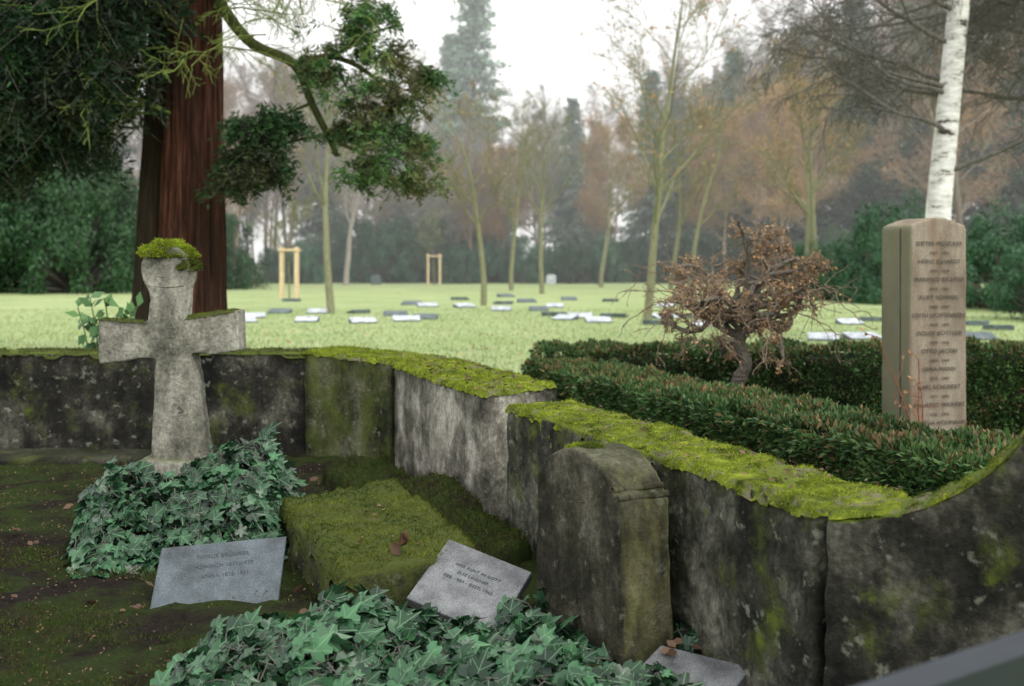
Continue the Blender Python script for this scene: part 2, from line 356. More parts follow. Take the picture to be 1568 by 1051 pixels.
# ---------------------------------------------------------------- walls
wb=prism('back_stone_wall',[(-8,9.9),(-1.75,9.9),(-1.45,10.3),(-8,10.3)],-.05,.88,M_wall,voxel=.03)
prism('plinth',[(-8,9.35),(-1.9,9.35),(-1.9,9.88),(-8,9.88)],-.05,.08,M_plinth,wb,.03,.03,.05)
ws=prism('corner_stone_wall',[(-1.76,9.91),(-.95,9.24),(-.5,9.7),(-1.4,10.31)],-.05,[.89,.85,.85,.89],M_wallg,voxel=.025)
bk=prism('stone_wall_pier',[(-.94,9.3),(-.176,7.2),(.298,7.77),(-.46,9.84)],-.05,.83,M_wallp,voxel=.02,s1=.03)
rw=prism('mossy_stone_wall',[(-.034,6.89),(1.03,4.03),(1.434,4.19),(.37,7.05)],-.05,.80,M_wallm,voxel=.016,s1=.035)
cp=[(0,.79),(.1,.79),(.28,.83),(.37,.86),(.467,.905),(.56,.96),(.662,1.05),(.8,1.2),(1.,1.34),(1.3,1.45),(1.9,1.48)]
cw=extr('curved_stone_wall',[(w*.863,z) for w,z in cp]+[(1.9*.863,-.05),(0,-.05)],(1.05,3.94,0),(.886,-.463),(.12,.24,0),M_wall,voxel=.016,s1=.03,s2=.02)
moss('moss',(-8,9.88,.88),(-1.7,9.88,.88),(-1.4,10.32,.88),(-8,10.32,.88),.014,wb,2500,.02,M_mossd,bmat=M_block,gap=.1,nper=25)
moss('moss',(-1.78,9.9,.885),(-.93,9.22,.85),(-.5,9.7,.85),(-1.4,10.31,.885),.03,ws,9000,.018,bald=.5)
moss('moss',(-.96,9.3,.83),(-.18,7.18,.83),(.30,7.75,.83),(-.46,9.84,.83),.028,bk,10000,.015,gap=.42,bald=.22)
moss('moss',(-.04,6.9,.80),(1.02,4.02,.80),(1.44,4.18,.80),(.38,7.06,.80),.03,rw,20000,.012,gap=.36,bald=.25,droop=.026)
f=lambda w,k:(1.05+.886*w*.863+.12*k,3.94-.463*w*.863+.24*k)
for i in range(3,8):
    a,b=cp[i-1],cp[i]
    moss('moss',(*f(a[0],-.02),a[1]),(*f(b[0],-.02),b[1]),(*f(b[0],1),b[1]),(*f(a[0],1),a[1]),.014,cw,12000,.01,M_mosso,droop=.006)
a,b=cp[0],cp[2]
moss('moss',(*f(.01,.0),a[1]),(*f(b[0],.0),b[1]),(*f(b[0],1),b[1]),(*f(.01,1),a[1]),.014,cw,14000,.01,droop=.006,bald=.25)
lb=prism('mossy_grave_block',[(-1.32,6.7),(-.754,5.14),(-.154,5.6),(-.72,7.3)],-.05,.27,M_block,voxel=.02,s1=.05,s2=.08)
moss('moss',(-1.33,6.7,.27),(-.76,5.13,.27),(-.15,5.6,.27),(-.72,7.3,.27),.055,lb,15000,.014,M_mosso,bmat=M_block,droop=.06)
bank=empty('moss_bank')
moss('moss',(-.8,7.5,.20),(-.2,5.9,.08),(.12,6.3,.10),(-.35,7.5,.22),.1,bank,6000,.022,M_mossd,bmat=M_soil,droop=.25)
moss('moss',(-1.4,8.6,.1),(-.9,7.2,.1),(-.5,7.6,.1),(-.95,9.1,.1),.1,bank,3500,.022,M_mossd,bmat=M_soil,droop=.2)
# ---------------------------------------------------------------- cross
cr=empty('stone_cross')
ol=[(-.125,.2),(-.105,.75),(-.085,1.03),(-.14,1.045),(-.30,1.02),(-.452,1.0),(-.46,1.288),(-.3,1.275),(-.14,1.265),(-.12,1.40),(-.135,1.47),(-.17,1.53),(-.183,1.62),(-.16,1.69),(-.10,1.735),(-.03,1.75),(.05,1.735),(.1,1.70),(.125,1.63),(.12,1.55),(.1,1.47),(.095,1.29),(.28,1.315),(.436,1.345),(.444,1.09),(.29,1.065),(.14,1.07),(.18,.8),(.225,.45),(.24,.2)][::-1]
extr('cross_body',ol,(-2.146,7.36,0),(.995,-.05),(.01,.17,0),M_cross,cr,.011,.014,.012)
extr('plinth',[(-.19,-.05),(.3,-.05),(.29,.4),(-.17,.42)],(-2.146,7.28,0),(.995,-.05),(.01,.33,0),M_cross,cr,.018,.015,.01)
yc=7.362
def cx(w,z,dy=0): return (-2.146+.995*w,yc-.05*w+dy,z)
tubeobj('carved_arc',[cx(-.03+.085*math.cos(a),1.60+.05*math.sin(a)) for a in np.linspace(0,6.283,24)],.006,M_cross,cr)
tubeobj('collar',[cx(-.13+.22*t,1.5-.012*math.sin(t*3.14)) for t in np.linspace(0,1,9)],.008,M_cross,cr)
tubeobj('vine',[cx(.0+.015*math.sin(t*20)+.02*(1-t),1.42-.5*t) for t in np.linspace(0,1,30)],.006,M_cross,cr)
P=[cx(.0+.015*math.sin(t*20)+.02*(1-t)+R.uniform(-.015,.015),1.42-.5*t,-.003) for t in np.linspace(0,1,18)]
V,F,_=scatter(P,[(0,-1,.1)]*len(P),.026,IVY); add('carved_leaves',mesh_np('cl',V,F,M_cross),cr)
tubeobj('carved_sign',[cx(.06,.74),cx(.09,.71),cx(.06,.70)],.004,M_let,cr)
def cap(name,cx0,cy0,cz0,rx,ry,rz,parent,n=9000,bl=.014,mat=None,body=True):
    d=rnd_dirs(n); d[:,2]=np.abs(d[:,2]); d=d[d[:,2]>.02]
    ff=np.array([1+.25*fbm(q[0]*2.5,q[1]*2.5,q[2]*2.5+cx0*9) for q in d])[:,None]
    P=np.array([cx0,cy0,cz0])+d*np.array([rx,ry,rz])*ff*(1+.04*G.normal(size=(len(d),1)))
    V,F,_=scatter(P,d+G.normal(size=d.shape)*.5,bl*G.uniform(.6,1.4,len(d)),(BLADE[0]*np.array([1.8,1,1]),BLADE[1]))
    if body:
        u=bpy.data.meshes.new('c'); bm=bmesh.new(); bmesh.ops.create_icosphere(bm,subdivisions=4,radius=1)
        for v in bm.verts:
            q=v.co; k=(1+.25*fbm(q.x*2.5,q.y*2.5,q.z*2.5+cx0*9))*.97
            v.co=Vector((cx0+q.x*rx*k,cy0+q.y*ry*k,cz0+max(-.1,q.z)*rz*k))
        bm.to_mesh(u); bm.free(); u.materials.append(M_block); add(name+'_body',u,parent)
    return add(name,mesh_np(name,V,F,mat or M_moss),parent)
cap('moss_cap',-2.18,7.445,1.675,.16,.105,.095,cr,11000,mat=M_moss)
cap('moss_cap',-2.06,7.44,1.60,.08,.1,.09,cr,4500,.013,M_mosso)
moss('moss',(-2.6,7.37,1.285),(-2.29,7.35,1.265),(-2.29,7.52,1.265),(-2.6,7.54,1.285),.012,cr,12000,.01,M_mossd,bmat=M_block,droop=.005)
moss('moss',(-2.05,7.35,1.29),(-1.71,7.34,1.34),(-1.71,7.5,1.34),(-2.05,7.52,1.29),.018,cr,12000,.012,M_mosso,bmat=M_block,droop=.008)
# ---------------------------------------------------------------- tall headstone
hs=empty('old_headstone')
wx,wy=.326/.683,-.6/.683; tx,ty=.878,.477
pr=[(0,-.1),(.015,.3),(.035,.69),(.05,.72)]
pr+=[(.34-.275*math.cos(a),.715+.15*math.sin(a)) for a in np.linspace(.12,math.pi-.2,18)]
pr+=[(.625,.735),(.632,.725),(.655,.72),(.665,.69),(.68,.3),(.685,-.1)]
extr('stone_body',pr[::-1],(.098,5.2,0),(wx,wy),(.25*tx,.25*ty,0),M_head,hs,.010,.02,.014)
def hp(w,z,t): return (.098+wx*w+tx*t,5.2+wy*w+ty*t,z)
tubeobj('moulding',[hp(.618,.740,t) for t in np.linspace(.006,.243,6)],.013,M_head,hs,12)
tubeobj('moulding',[hp(.652,.712,t) for t in np.linspace(.006,.243,6)],.015,M_head,hs,12)
cap('moss_tuft',*hp(.12,.785,.1),.05,.06,.03,hs,1500,.012,M_mosso)
cap('moss_tuft',*hp(.2,.83,.12),.07,.07,.025,hs,1800,.012,M_moss)
cap('moss_tuft',*hp(.3,.857,.12),.05,.07,.015,hs,900,.012,M_mosso)
for w,z,l in ((.3,.64,.12),(.45,.53,.05)):
    tubeobj('carved_line',[hp(w,z,-.001),hp(w+l,z+.02,-.001)],.003,M_let,hs)
# ---------------------------------------------------------------- tablets
def slab(name,a,b,d,th,mat):
    a,b,d=[Vector(q) for q in (a,b,d)]; c=b+(d-a); n=(b-a).cross(d-a).normalized()
    V=[*(a,b,c,d),*(q-n*th for q in (a,b,c,d))]
    me=bpy.data.meshes.new(name); me.from_pydata([tuple(v) for v in V],[],[(0,1,2,3),(7,6,5,4),(0,4,5,1),(1,5,6,2),(2,6,7,3),(3,7,4,0)]); me.materials.append(mat)
    o=add(name,me); bv=o.modifiers.new('b','BEVEL'); bv.width=.006; bv.segments=2; return o
def text_on(parent,lines,origin,ux,uz,size,mat,lift=.0015,lead=1.45,align='CENTER'):
    ux=Vector(ux).normalized(); n=ux.cross(Vector(uz)).normalized(); uz=n.cross(ux).normalized()
    for i,l in enumerate(lines):
        cu=bpy.data.curves.new('inscription','FONT'); cu.body=l; cu.size=size*(1 if not l[0].isdigit() else .72); cu.align_x=align; cu.extrude=.0008; cu.space_character=1.1
        cu.materials.append(mat); o=bpy.data.objects.new('inscription',cu); scene.collection.objects.link(o)
        p=Vector(origin)-uz*(size*lead*i)+n*lift
        m=Matrix((ux,uz,n)).transposed().to_4x4(); m.translation=p; o.matrix_world=m; o.parent=parent
a=Vector((-1.674,5.4,.0));b=Vector((-1.12,5.64,.0));d=Vector((-1.68,5.64,.275))
t1=slab('leaning_grave_tablet',a,b,d,.05,M_tab); ux=(b-a);uz=(d-a)
text_on(t1,['FAMILIE BRUNNER','HEINRICH 1871-1939','ANNA 1878-1951'],a+ux*.5+uz*.78,ux,uz,.028,M_letg,lead=1.8)
a=Vector((-.472,5.24,.15));b=Vector((-.081,5.02,.05));d=Vector((-.30,5.59,.33))
t2=slab('tilted_grave_tablet',a,b,d,.05,M_tab2); ux=(b-a);uz=(d-a)
text_on(t2,['HIER RUHT IN GOTT','ELSE LINDNER','GEB. 1885 - GEST. 1962'],a+ux*.5+uz*.68,ux,uz,.024,M_letg,lead=1.8)
slab('small_grave_tablet',(.40,4.42,.04),(.72,4.22,.02),(.59,4.66,.13),.05,M_tab2)
# ---------------------------------------------------------------- stele
col=empty('sandstone_memorial_stele')
ca,sa=math.cos(math.radians(15)),math.sin(math.radians(15))
pr=[(0,-.05),(0,1.90)]+[(.012+.478*t,1.925+.062*math.sin(math.pi*t)) for t in np.linspace(0,1,13)]+[(.502,1.90),(.502,-.05)]
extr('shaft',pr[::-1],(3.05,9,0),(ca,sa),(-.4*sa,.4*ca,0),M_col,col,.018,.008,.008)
def cp3(w,z,t): return (3.05+ca*w-sa*t,9+sa*w+ca*t,z)
tubeobj('side_groove',[cp3(-.003,.0,.13),cp3(-.003,1.9,.13)],.005,M_let,col)
names=['DIETER PFLÜCKER','1927 · 1945','HEINZ ELHARDT','1921 · 1944','MANFRED RICHTER','1919 · 1945','KURT SCHMERL','1908 · 1945','EDITH LICHTENBERG','1924 · 1945','ISOLDE BÖTTGER','1930 · 1945','OTTO JACOBI','1899 · 1944','ERNA MANN','1915 · 1945','KARL SCHUBERT','1911 · 1945','MANFRED WEINERT','1926 · 1945','MARTHA HOHMANN','1892 · 1945']
text_on(col,names,cp3(.25,1.77,-.006),(ca,sa,0),(0,0,1),.046,M_let,lift=.004,lead=1.5)
# ---------------------------------------------------------------- rail in front
rl=empty('dark_handrail')
prism('rail_bar',[(.18,1.515),(1.5,2.46),(1.455,2.52),(.135,1.575)],.88,.975,M_rail,rl,voxel=None)
for q in ((.25,1.6),(1.38,2.41)):
    prism('post',[(q[0]-.03,q[1]-.03),(q[0]+.03,q[1]-.03),(q[0]+.03,q[1]+.03),(q[0]-.03,q[1]+.03)],0,.878,M_rail,rl,voxel=None)
# ---------------------------------------------------------------- ivy
def ivy_patch(name,hf,x0,x1,y0,y1,n,size,layers=.14):
    P=[];Nn=[]
    while len(P)<n:
        x=R.uniform(x0,x1);y=R.uniform(y0,y1);h=hf(x,y)
        if h<=0.01: continue
        e=.03; gx=(hf(x+e,y)-hf(x-e,y))/(2*e); gy=(hf(x,y+e)-hf(x,y-e))/(2*e)
        if R.random()>min(1,.35+.4*math.hypot(gx,gy)): continue
        bm_=.08*fbm(x*7,y*7,31,3)
        P.append((x,y,h+bm_-abs(R.gauss(0,layers*.5))+.02)); Nn.append((-gx*.5+R.gauss(0,.65),-gy*.5-.25+R.gauss(0,.65),1))
    P=np.array(P);P[:,2]=np.maximum(P[:,2],.03)
    sz=size*G.choice([.45,.65,.85,1.,1.2],len(P))*G.uniform(.85,1.15,len(P))
    td=np.stack([np.ones(len(P)),G.normal(size=len(P))*1.,G.normal(size=len(P))*.4],1)
    V,F,lp=scatter(P,Nn,sz,IVY,td)
    V2=[];F2=[];nx=60;ny=60
    for j in range(ny+1):
        for i in range(nx+1):
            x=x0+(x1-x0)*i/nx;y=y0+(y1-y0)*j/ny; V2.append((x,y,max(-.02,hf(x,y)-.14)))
    for j in range(ny):
        for i in range(nx): F2.append([j*(nx+1)+i,j*(nx+1)+i+1,(j+1)*(nx+1)+i+1,(j+1)*(nx+1)+i])
    F2=np.array(F2)
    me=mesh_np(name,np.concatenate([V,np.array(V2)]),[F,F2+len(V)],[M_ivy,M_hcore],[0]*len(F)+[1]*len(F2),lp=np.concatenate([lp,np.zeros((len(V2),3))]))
    o=add(name,me); segs=[]
    for _ in range(n//14):
        k=R.randrange(len(P)); x,y,z=P[k]; a=R.uniform(0,6.28); pts=[]
        for s in range(6):
            pts.append((x,y,max(.02,hf(x,y)+R.uniform(-.05,.03)))); x+=.05*math.cos(a);y+=.05*math.sin(a);a+=R.gauss(0,.5)
        segs+=[(pts[i],pts[i+1],.0028,.0028) for i in range(5)]
    tr=tubes(segs,4); add('stems',mesh_np('stems',tr[0],tr[1],M_dbark),o)
    return o
def sm(t): t=max(0,min(1,t)); return t*t*(3-2*t)
def hf1(x,y):
    cx_=-1.83; f=fbm(x*2.2,y*2.2,4)
    a=1-((x-cx_)/(.56+.2*f))**2
    if a<=0: return 0
    b=sm((y-6.02-.16*f)/.45)*sm((7.6-y)/.3)
    return (.45*b*min(1,a*1.6)**.7)*(.85+.4*f)
ivy_patch('ivy_mound',hf1,-2.6,-1.1,5.9,7.5,2600,.085)
def hf2(x,y):
    f=fbm(x*1.8,y*1.8,14)
    a=1-((x+.42)/(1.0+.2*f))**2-((y-4.35)/(.78+.15*f))**2
    if a<=0: return 0
    return .17*min(1,a*2.2)**.7*(.8+.6*f)+.02
ivy_patch('ivy_groundcover',hf2,-1.6,.75,3.4,5.3,3700,.09)
def blob(cx_,cy_,rx,ry,h):
    def g(x,y):
        a=1-((x-cx_)/rx)**2-((y-cy_)/ry)**2
        return 0 if a<=0 else h*min(1,a*2)
    return g
ivy_patch('ivy_sprig',blob(.68,4.88,.14,.22,.15),.5,.85,4.6,5.15,60,.07)
ivy_patch('ivy_sprig',blob(.04,5.1,.13,.3,.16),-.12,.2,4.75,5.45,80,.08)
ivy_patch('ivy_sprig',blob(-.68,4.98,.2,.22,.2),-.9,-.45,4.7,5.25,130,.085)
segs=[];P=[];Nn=[]
for k in range(9):
    bx=-3.9+R.uniform(0,.5); x,y,z=bx,10.45,.6; a=R.uniform(-.35,.35); top=R.uniform(1.05,1.35)
    while z<top:
        q=(x+a*.08,y+R.uniform(-.02,.02),z+.08); segs.append(((x,y,z),q,.006,.005)); x,y,z=q
        for s in (-1,1): P.append(q); Nn.append((s*.8+R.gauss(0,.3),-.6,R.uniform(.2,.9)))
V,F,_=scatter(P,Nn,G.uniform(.1,.17,len(P)),LEAF); tree_obj('broadleaf_weed',segs,M_gbark,(V,F,_),M_shr,(1.1,1.1,.6))
# dead leaves
P=[];Nn=[];S=[]
for _ in range(90):
    x=R.uniform(-3.2,-.9);y=R.uniform(4.2,8.9)
    if hf1(x,y)>0: continue
    P.append((x,y,.06+R.uniform(0,.03)));Nn.append((R.gauss(0,.5),R.gauss(0,.5),1));S.append(R.uniform(.02,.075))
for _ in range(130):
    t=R.random();s=R.random(); x=-.0+1.06*t+.38*s;y=6.9-2.86*t+.14*s; P.append((x,y,.83));Nn.append((R.gauss(0,.3),R.gauss(0,.3),1));S.append(R.uniform(.01,.03))
for _ in range(110):
    t=R.random();s=R.random(); x=-.94+.76*t+.45*s;y=9.3-2.1*t+.55*s; P.append((x,y,.86));Nn.append((R.gauss(0,.3),R.gauss(0,.3),1));S.append(R.uniform(.02,.05))
for _ in range(40):
    t=R.random();s=R.random(); x=-1.3+.55*t+.5*s;y=6.6-1.4*t+.4*s; P.append((x,y,.31));Nn.append((R.gauss(0,.3),R.gauss(0,.3),1));S.append(R.uniform(.012,.035))
for q in ((-.56,5.5,.33),(-.51,5.53,.34),(-.53,5.47,.33),(-.50,5.48,.325)): P.append(q);Nn.append((R.gauss(0,.9),R.gauss(0,.9)-.4,.6));S.append(.085)
for _ in range(6): P.append((R.uniform(.62,.72),R.uniform(4.55,4.7),.13));Nn.append((R.gauss(0,.5),-.5,1));S.append(.05)
V,F,_=scatter(P,Nn,S,DLEAF); add('fallen_leaves',mesh_np('fl',V,F,M_dead))
n=9000; P=np.stack([G.uniform(-4.5,-.8,n),G.uniform(3.2,9.2,n),G.uniform(.03,.07,n)],1)
V,F,_=scatter(P,np.array([0,0,1.])+G.normal(size=P.shape)*.6,G.uniform(.006,.02,n),LEAF)
n=50000; P=np.stack([G.uniform(-3.6,-.9,n),G.uniform(3.4,6.6,n),np.zeros(n)+.045],1); k=np.array([fbm(p[0]*1.5,p[1]*1.5,21)+.25*fbm(p[0]*7,p[1]*7,2)>-.1 for p in P]); P=P[k]
V3,F3,_=scatter(P,np.array([0,0,1.])+G.normal(size=P.shape)*.6,G.uniform(.01,.026,len(P)),BLADE)
add('ground_litter',mesh_np('gl',V,F,M_dead)); add('ground_moss',mesh_np('gm',V3,F3,M_mossd))
# ---------------------------------------------------------------- hedges
def hedge(name,a,b,w,h,dens=9000,ln=.045):
    ax=np.array([b[0]-a[0],b[1]-a[1]]);L=np.linalg.norm(ax);ax/=L;nx_=np.array([-ax[1],ax[0]]); c=.05
    def pt(l,s,z): return (a[0]+ax[0]*l+nx_[0]*s,a[1]+ax[1]*l+nx_[1]*s,z)
    cor=[pt(c,c,0),pt(L-c,c,0),pt(L-c,w-c,0),pt(c,w-c,0)]
    o=prism(name,[(q[0],q[1]) for q in cor],0,h-c,M_hcore,None,.05,.05,.1)
    P=[];Nn=[]
    def samp(n,fn,nn):
        for _ in range(n):
            p=fn(); q=.07*fbm(p[0]*2.2,p[1]*2.2,p[2]*2.2)+.045*fbm(p[0]*8,p[1]*8,p[2]*8,2)-R.random()**2*.05+.02
            P.append((p[0]+nn[0]*q,p[1]+nn[1]*q,p[2]+nn[2]*q)); Nn.append(nn)
    samp(int(L*h*dens),lambda:pt(R.uniform(0,L),0,R.uniform(0.02,h)),(-nx_[0],-nx_[1],0))
    samp(int(L*h*dens*.35),lambda:pt(R.uniform(0,L),w,R.uniform(0.02,h)),(nx_[0],nx_[1],0))
    samp(int(L*w*dens*1.2),lambda:pt(R.uniform(0,L),R.uniform(0,w),h),(0,0,1))
    samp(int(w*h*dens),lambda:pt(0,R.uniform(0,w),R.uniform(0,h)),(-ax[0],-ax[1],0))
    samp(int(w*h*dens),lambda:pt(L,R.uniform(0,w),R.uniform(0,h)),(ax[0],ax[1],0))
    P=np.array(P);D=np.array(Nn,float)+G.normal(size=P.shape)*.55+np.array([0,0,.25])
    Nr=np.cross(D,G.normal(size=D.shape))
    V,F,_=scatter(P,Nr,G.uniform(.5,1.4,len(P))*ln,(NEED[0]*np.array([1.7,1,1]),NEED[1]),D)
    br=(G.random(len(P))<np.clip(.05+.4*np.array([fbm(p[0]*3,p[1]*3,p[2]*3+4,3) for p in P])+.22*(np.array(Nn)[:,2]>.5),0.02,.6)).astype(int)
    add('needles',mesh_np('needles',V,F,[M_hedge,M_hbrown],br),o)
    return o
hedge('yew_hedge',(.10,10.3),(2.25,4.55),.5,.74,11000,.042)
hedge('yew_hedge',(.25,10.9),(8,11.3),.55,.8,6500)
# ---------------------------------------------------------------- dwarf knotty tree
R.seed(23); segs=[];tips=[]
segs+=branch_path([(1.97,10,0),(1.95,10,.4),(1.91,10,.6),(1.99,9.98,.78),(1.93,10,.95),(2.0,10,1.1),(1.96,10,1.25)],.058,.045,4)
S=[dict(n=8,wob=.34,z=.03,start=.4,ch=1.1,ang=(35,90),lr=.45,rr=.65,tp=.45,rmin=.015),
   dict(n=7,wob=.45,z=.08,start=.2,ch=1.0,ang=(30,90),lr=.6,rr=.6,rmin=.009),
   dict(n=5,wob=.4,z=.1,start=.2,ch=1.1,ang=(30,80),lr=.6,rr=.6,rmin=.0045),
   dict(n=4,wob=.3,z=.04,rmin=.003)]
for k in range(24):
    a=k*2.4+R.uniform(-.3,.3); z=R.uniform(1.0,1.32); e=(.15,.4,.6,.9)[k%4]
    grow(segs,tips,(1.96,10,z),nrm(math.cos(a),math.sin(a),e),R.uniform(.65,.95),.027,0,S)
def okd(p):
    r=math.hypot(p[0]-1.99,p[1]-10); return p[2]<2.0-.3*(r/.72)**3 and r<.78
segs=[s for s in segs if okd(s[1])]; tips=[t for t in tips if okd(t)]
for _ in range(26):
    a=R.uniform(0,6.28); grow(segs,tips,(1.99+.4*math.cos(a),10+.4*math.sin(a),1.3+R.uniform(-.1,.2)),(math.cos(a),math.sin(a),.1),.75,.006,0,
      [dict(n=9,wob=.3,z=-.16,start=.2,ch=.6,ang=(20,60),lr=.45,rr=.7,rmin=.0035),dict(n=4,wob=.3,z=-.1,rmin=.003)])
big=[s for s in segs if s[2]>.013]; sml=[s for s in segs if s[2]<=.013]
for k in range(24):
    s=R.choice(big); c=s[1]; rr=s[2]*R.uniform(1.2,1.6); big.append(((c[0],c[1],c[2]-rr*.8),(c[0]+.01,c[1],c[2]),rr*.6,rr)); big.append(((c[0]+.01,c[1],c[2]),(c[0],c[1],c[2]+rr*.8),rr,rr*.5))
V1,F1=tubes(big,8);V2,F2=tubes(sml,4)
P=np.array([t for t in tips if R.random()<.25]); P=P+G.normal(size=P.shape)*.012
LV,LF,_=scatter(P,rnd_dirs(len(P)),G.uniform(.015,.04,len(P)),LEAF)
add('knotty_dwarf_tree',mesh_np('dt',np.concatenate([V1,V2,LV]),[F1,F2+len(V1),LF+len(V1)+len(V2)],[M_kbark,M_ktwig,M_orange],[0]*len(F1)+[1]*len(F2)+[2]*len(LF)))
segs=[];tips=[];R.seed(5)
for k in range(3):
    grow(segs,tips,(2.93+.02*k,8.45,0),(R.uniform(-.05,.05),0,1),1.15-.2*k,.009,0,[dict(n=10,wob=.07,z=.05,start=.45,ch=.7,ang=(35,75),lr=.3,rr=.5,rmin=.004),dict(n=4,wob=.2,z=-.02,rmin=.0025)])
P=np.array([t for t in tips if R.random()<.4]); LV=scatter(P,rnd_dirs(len(P)),.04,DLEAF)
V,F=tubes(segs,5); add('rose_shoot',mesh_np('rs',np.concatenate([V,LV[0]]),[F,LV[1]+len(V)],[M_rtwig,M_orange],[0]*len(F)+[1]*len(LV[1])))
# ---------------------------------------------------------------- sequoia
R.seed(3)
sq=empty('giant_sequoia_tree')
def fluted(name,base,top,r0,r1,flare,mat,seed,n=110,m=110):
    V=[]
    for j in range(m+1):
        t=j/m; z=base[2]+(top[2]-base[2])*t; cx_=base[0]+(top[0]-base[0])*t; cy_=base[1]+(top[1]-base[1])*t
        r=r0+(r1-r0)*t+flare*math.exp(-z/.9)
        for i in range(n):
            a=i/n*2*math.pi; c,s=math.cos(a),math.sin(a)
            q=1+.16*fbm(c*2.2+seed,s*2.2,z*.22,3)+.09*fbm(c*7+seed,s*7,z*.3,3)+.05*fbm(c*18,s*18+seed,z*.5,2)
            V.append((cx_+c*r*q,cy_+s*r*q,z))
    F=np.array([[j*n+i,j*n+(i+1)%n,(j+1)*n+(i+1)%n,(j+1)*n+i] for j in range(m) for i in range(n)])
    return add(name,mesh_np(name,V,F,mat,smooth=True),sq)
fluted('trunk',(-4.12,15,0),(-4.0,15,14),.42,.2,.12,M_seq,3)
fluted('second_stem',(-4.68,15.1,0),(-4.2,15.5,12),.24,.12,.1,M_seqd,8,60,60)
br=branch_path([(-3.8,14.9,5.2),(-3.58,14.6,4.78),(-3.2,14.5,4.33),(-2.69,14.5,4.08),(-2.47,14.5,3.6),(-2.24,14.45,3.15),(-2.15,14.4,2.95)],.085,.03)
br+=branch_path([(-2.69,14.5,4.08),(-2.2,14.4,4.15),(-1.7,14.3,3.9),(-1.3,14.3,3.4)],.045,.015)
br+=branch_path([(-2.2,14.4,4.15),(-1.8,14.4,4.4),(-1.4,14.2,4.5)],.03,.01)
br+=branch_path([(-2.24,14.45,3.15),(-1.8,14.3,2.95),(-1.4,14.2,2.75)],.03,.01)
br+=branch_path([(-2.24,14.45,3.2),(-2.7,14.3,3.1),(-3.1,14.2,2.9)],.025,.01)
br+=branch_path([(-2.47,14.5,3.6),(-2.9,14.4,3.4),(-3.2,14.3,3.2)],.022,.01)
V,F=tubes(br,9); add('arched_branch',mesh_np('ab',V,F,M_gbark,smooth=True),sq)
SPR=(np.array([[0,0,0],[.14,.4,.02],[0,1,-.05],[-.14,.4,.02]]),np.array([[0,1,2,3]]))
def clumps(name,cl,nsub,nleaf,size,color,tw=M_dbark,spread=.55,hang=.9):
    P=[];D=[];segs=[]
    for (x,y,z,r) in cl:
        for _ in range(nsub):
            d=nrm(R.gauss(0,1),R.gauss(0,1),R.gauss(0,.8)); k=r*R.random()**.45
            c=(x+d[0]*k,y+d[1]*k,z+d[2]*k*.8)
            segs.append(((x,y,z),c,.007,.004))
            a=R.uniform(0,6.28); L=R.uniform(.12,.34)*spread*2; t=G.random(nleaf)
            dirv=np.array([math.cos(a),math.sin(a),0.25])
            q=np.array(c)+t[:,None]*L*dirv; q[:,2]-=hang*L*t*t
            q+=G.normal(size=q.shape)*np.array([.035,.035,.025])*spread*2
            e=np.array(c)+L*dirv; e[2]-=hang*L; segs.append((c,tuple(e),.004,.003))
            P.append(q); D.append(dirv*.7+G.normal(size=q.shape)*.6+np.array([0,0,-.35]))
    P=np.concatenate(P);D=np.concatenate(D); Nr=np.cross(D,G.normal(size=D.shape))
    V,F,_=scatter(P,Nr,size*G.uniform(.6,1.5,len(P)),SPR,D)
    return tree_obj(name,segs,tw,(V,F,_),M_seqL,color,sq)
rc=[(-1.97,4.39,.42),(-1.48,4.15,.42),(-1.81,3.67,.4),(-1.32,3.58,.36),(-1.16,3.14,.34),(-1.48,2.86,.36),(-1.81,2.74,.28),(-1.2,2.66,.25),(-2.29,3.99,.32),(-1.64,4.63,.3),(-1.12,4.0,.25),(-1.6,3.3,.3),(-2.05,3.3,.25)]
clumps('right_foliage',[(x,14.35+R.uniform(-.35,.35),z,r) for x,z,r in rc],25,48,.08,(1.35,1.5,1.3),spread=.5)  # raised tint puts the light on these clumps into the leaf colour
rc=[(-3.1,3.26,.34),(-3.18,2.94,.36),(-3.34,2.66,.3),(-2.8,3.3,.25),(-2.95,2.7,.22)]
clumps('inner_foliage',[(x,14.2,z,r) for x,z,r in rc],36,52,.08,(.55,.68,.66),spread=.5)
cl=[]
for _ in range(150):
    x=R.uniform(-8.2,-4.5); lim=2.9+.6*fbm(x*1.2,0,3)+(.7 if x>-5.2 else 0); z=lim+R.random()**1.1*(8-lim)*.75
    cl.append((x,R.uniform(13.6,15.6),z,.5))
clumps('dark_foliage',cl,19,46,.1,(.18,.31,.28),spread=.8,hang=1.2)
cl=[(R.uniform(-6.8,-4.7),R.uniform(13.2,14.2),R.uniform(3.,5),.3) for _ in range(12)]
clumps('lit_foliage',cl,7,30,.07,(.55,.8,.5),spread=.7,hang=1.2)  # brighter tint of the same foliage, painted as if lit
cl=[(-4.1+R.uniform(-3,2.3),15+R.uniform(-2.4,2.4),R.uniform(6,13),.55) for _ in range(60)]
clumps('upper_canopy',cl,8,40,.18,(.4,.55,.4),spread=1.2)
segs=[];tips=[]
TS=[dict(n=9,wob=.16,z=-.07,start=.1,ch=1.1,ang=(25,65),lr=.45,rr=.6,rmin=.005),dict(n=6,wob=.2,z=-.09,start=.2,ch=.9,ang=(25,60),lr=.55,rr=.7,rmin=.0035),dict(n=4,wob=.22,z=-.1,rmin=.0028)]
for _ in range(15):
    a=R.uniform(math.pi*.98,math.pi*1.55); grow(segs,tips,(-4.1+.3*math.cos(a),14.6,R.uniform(3.1,5.4)),(math.cos(a),math.sin(a)*.8,R.uniform(0,.5)),R.uniform(1.2,2.3),.016,0,TS)
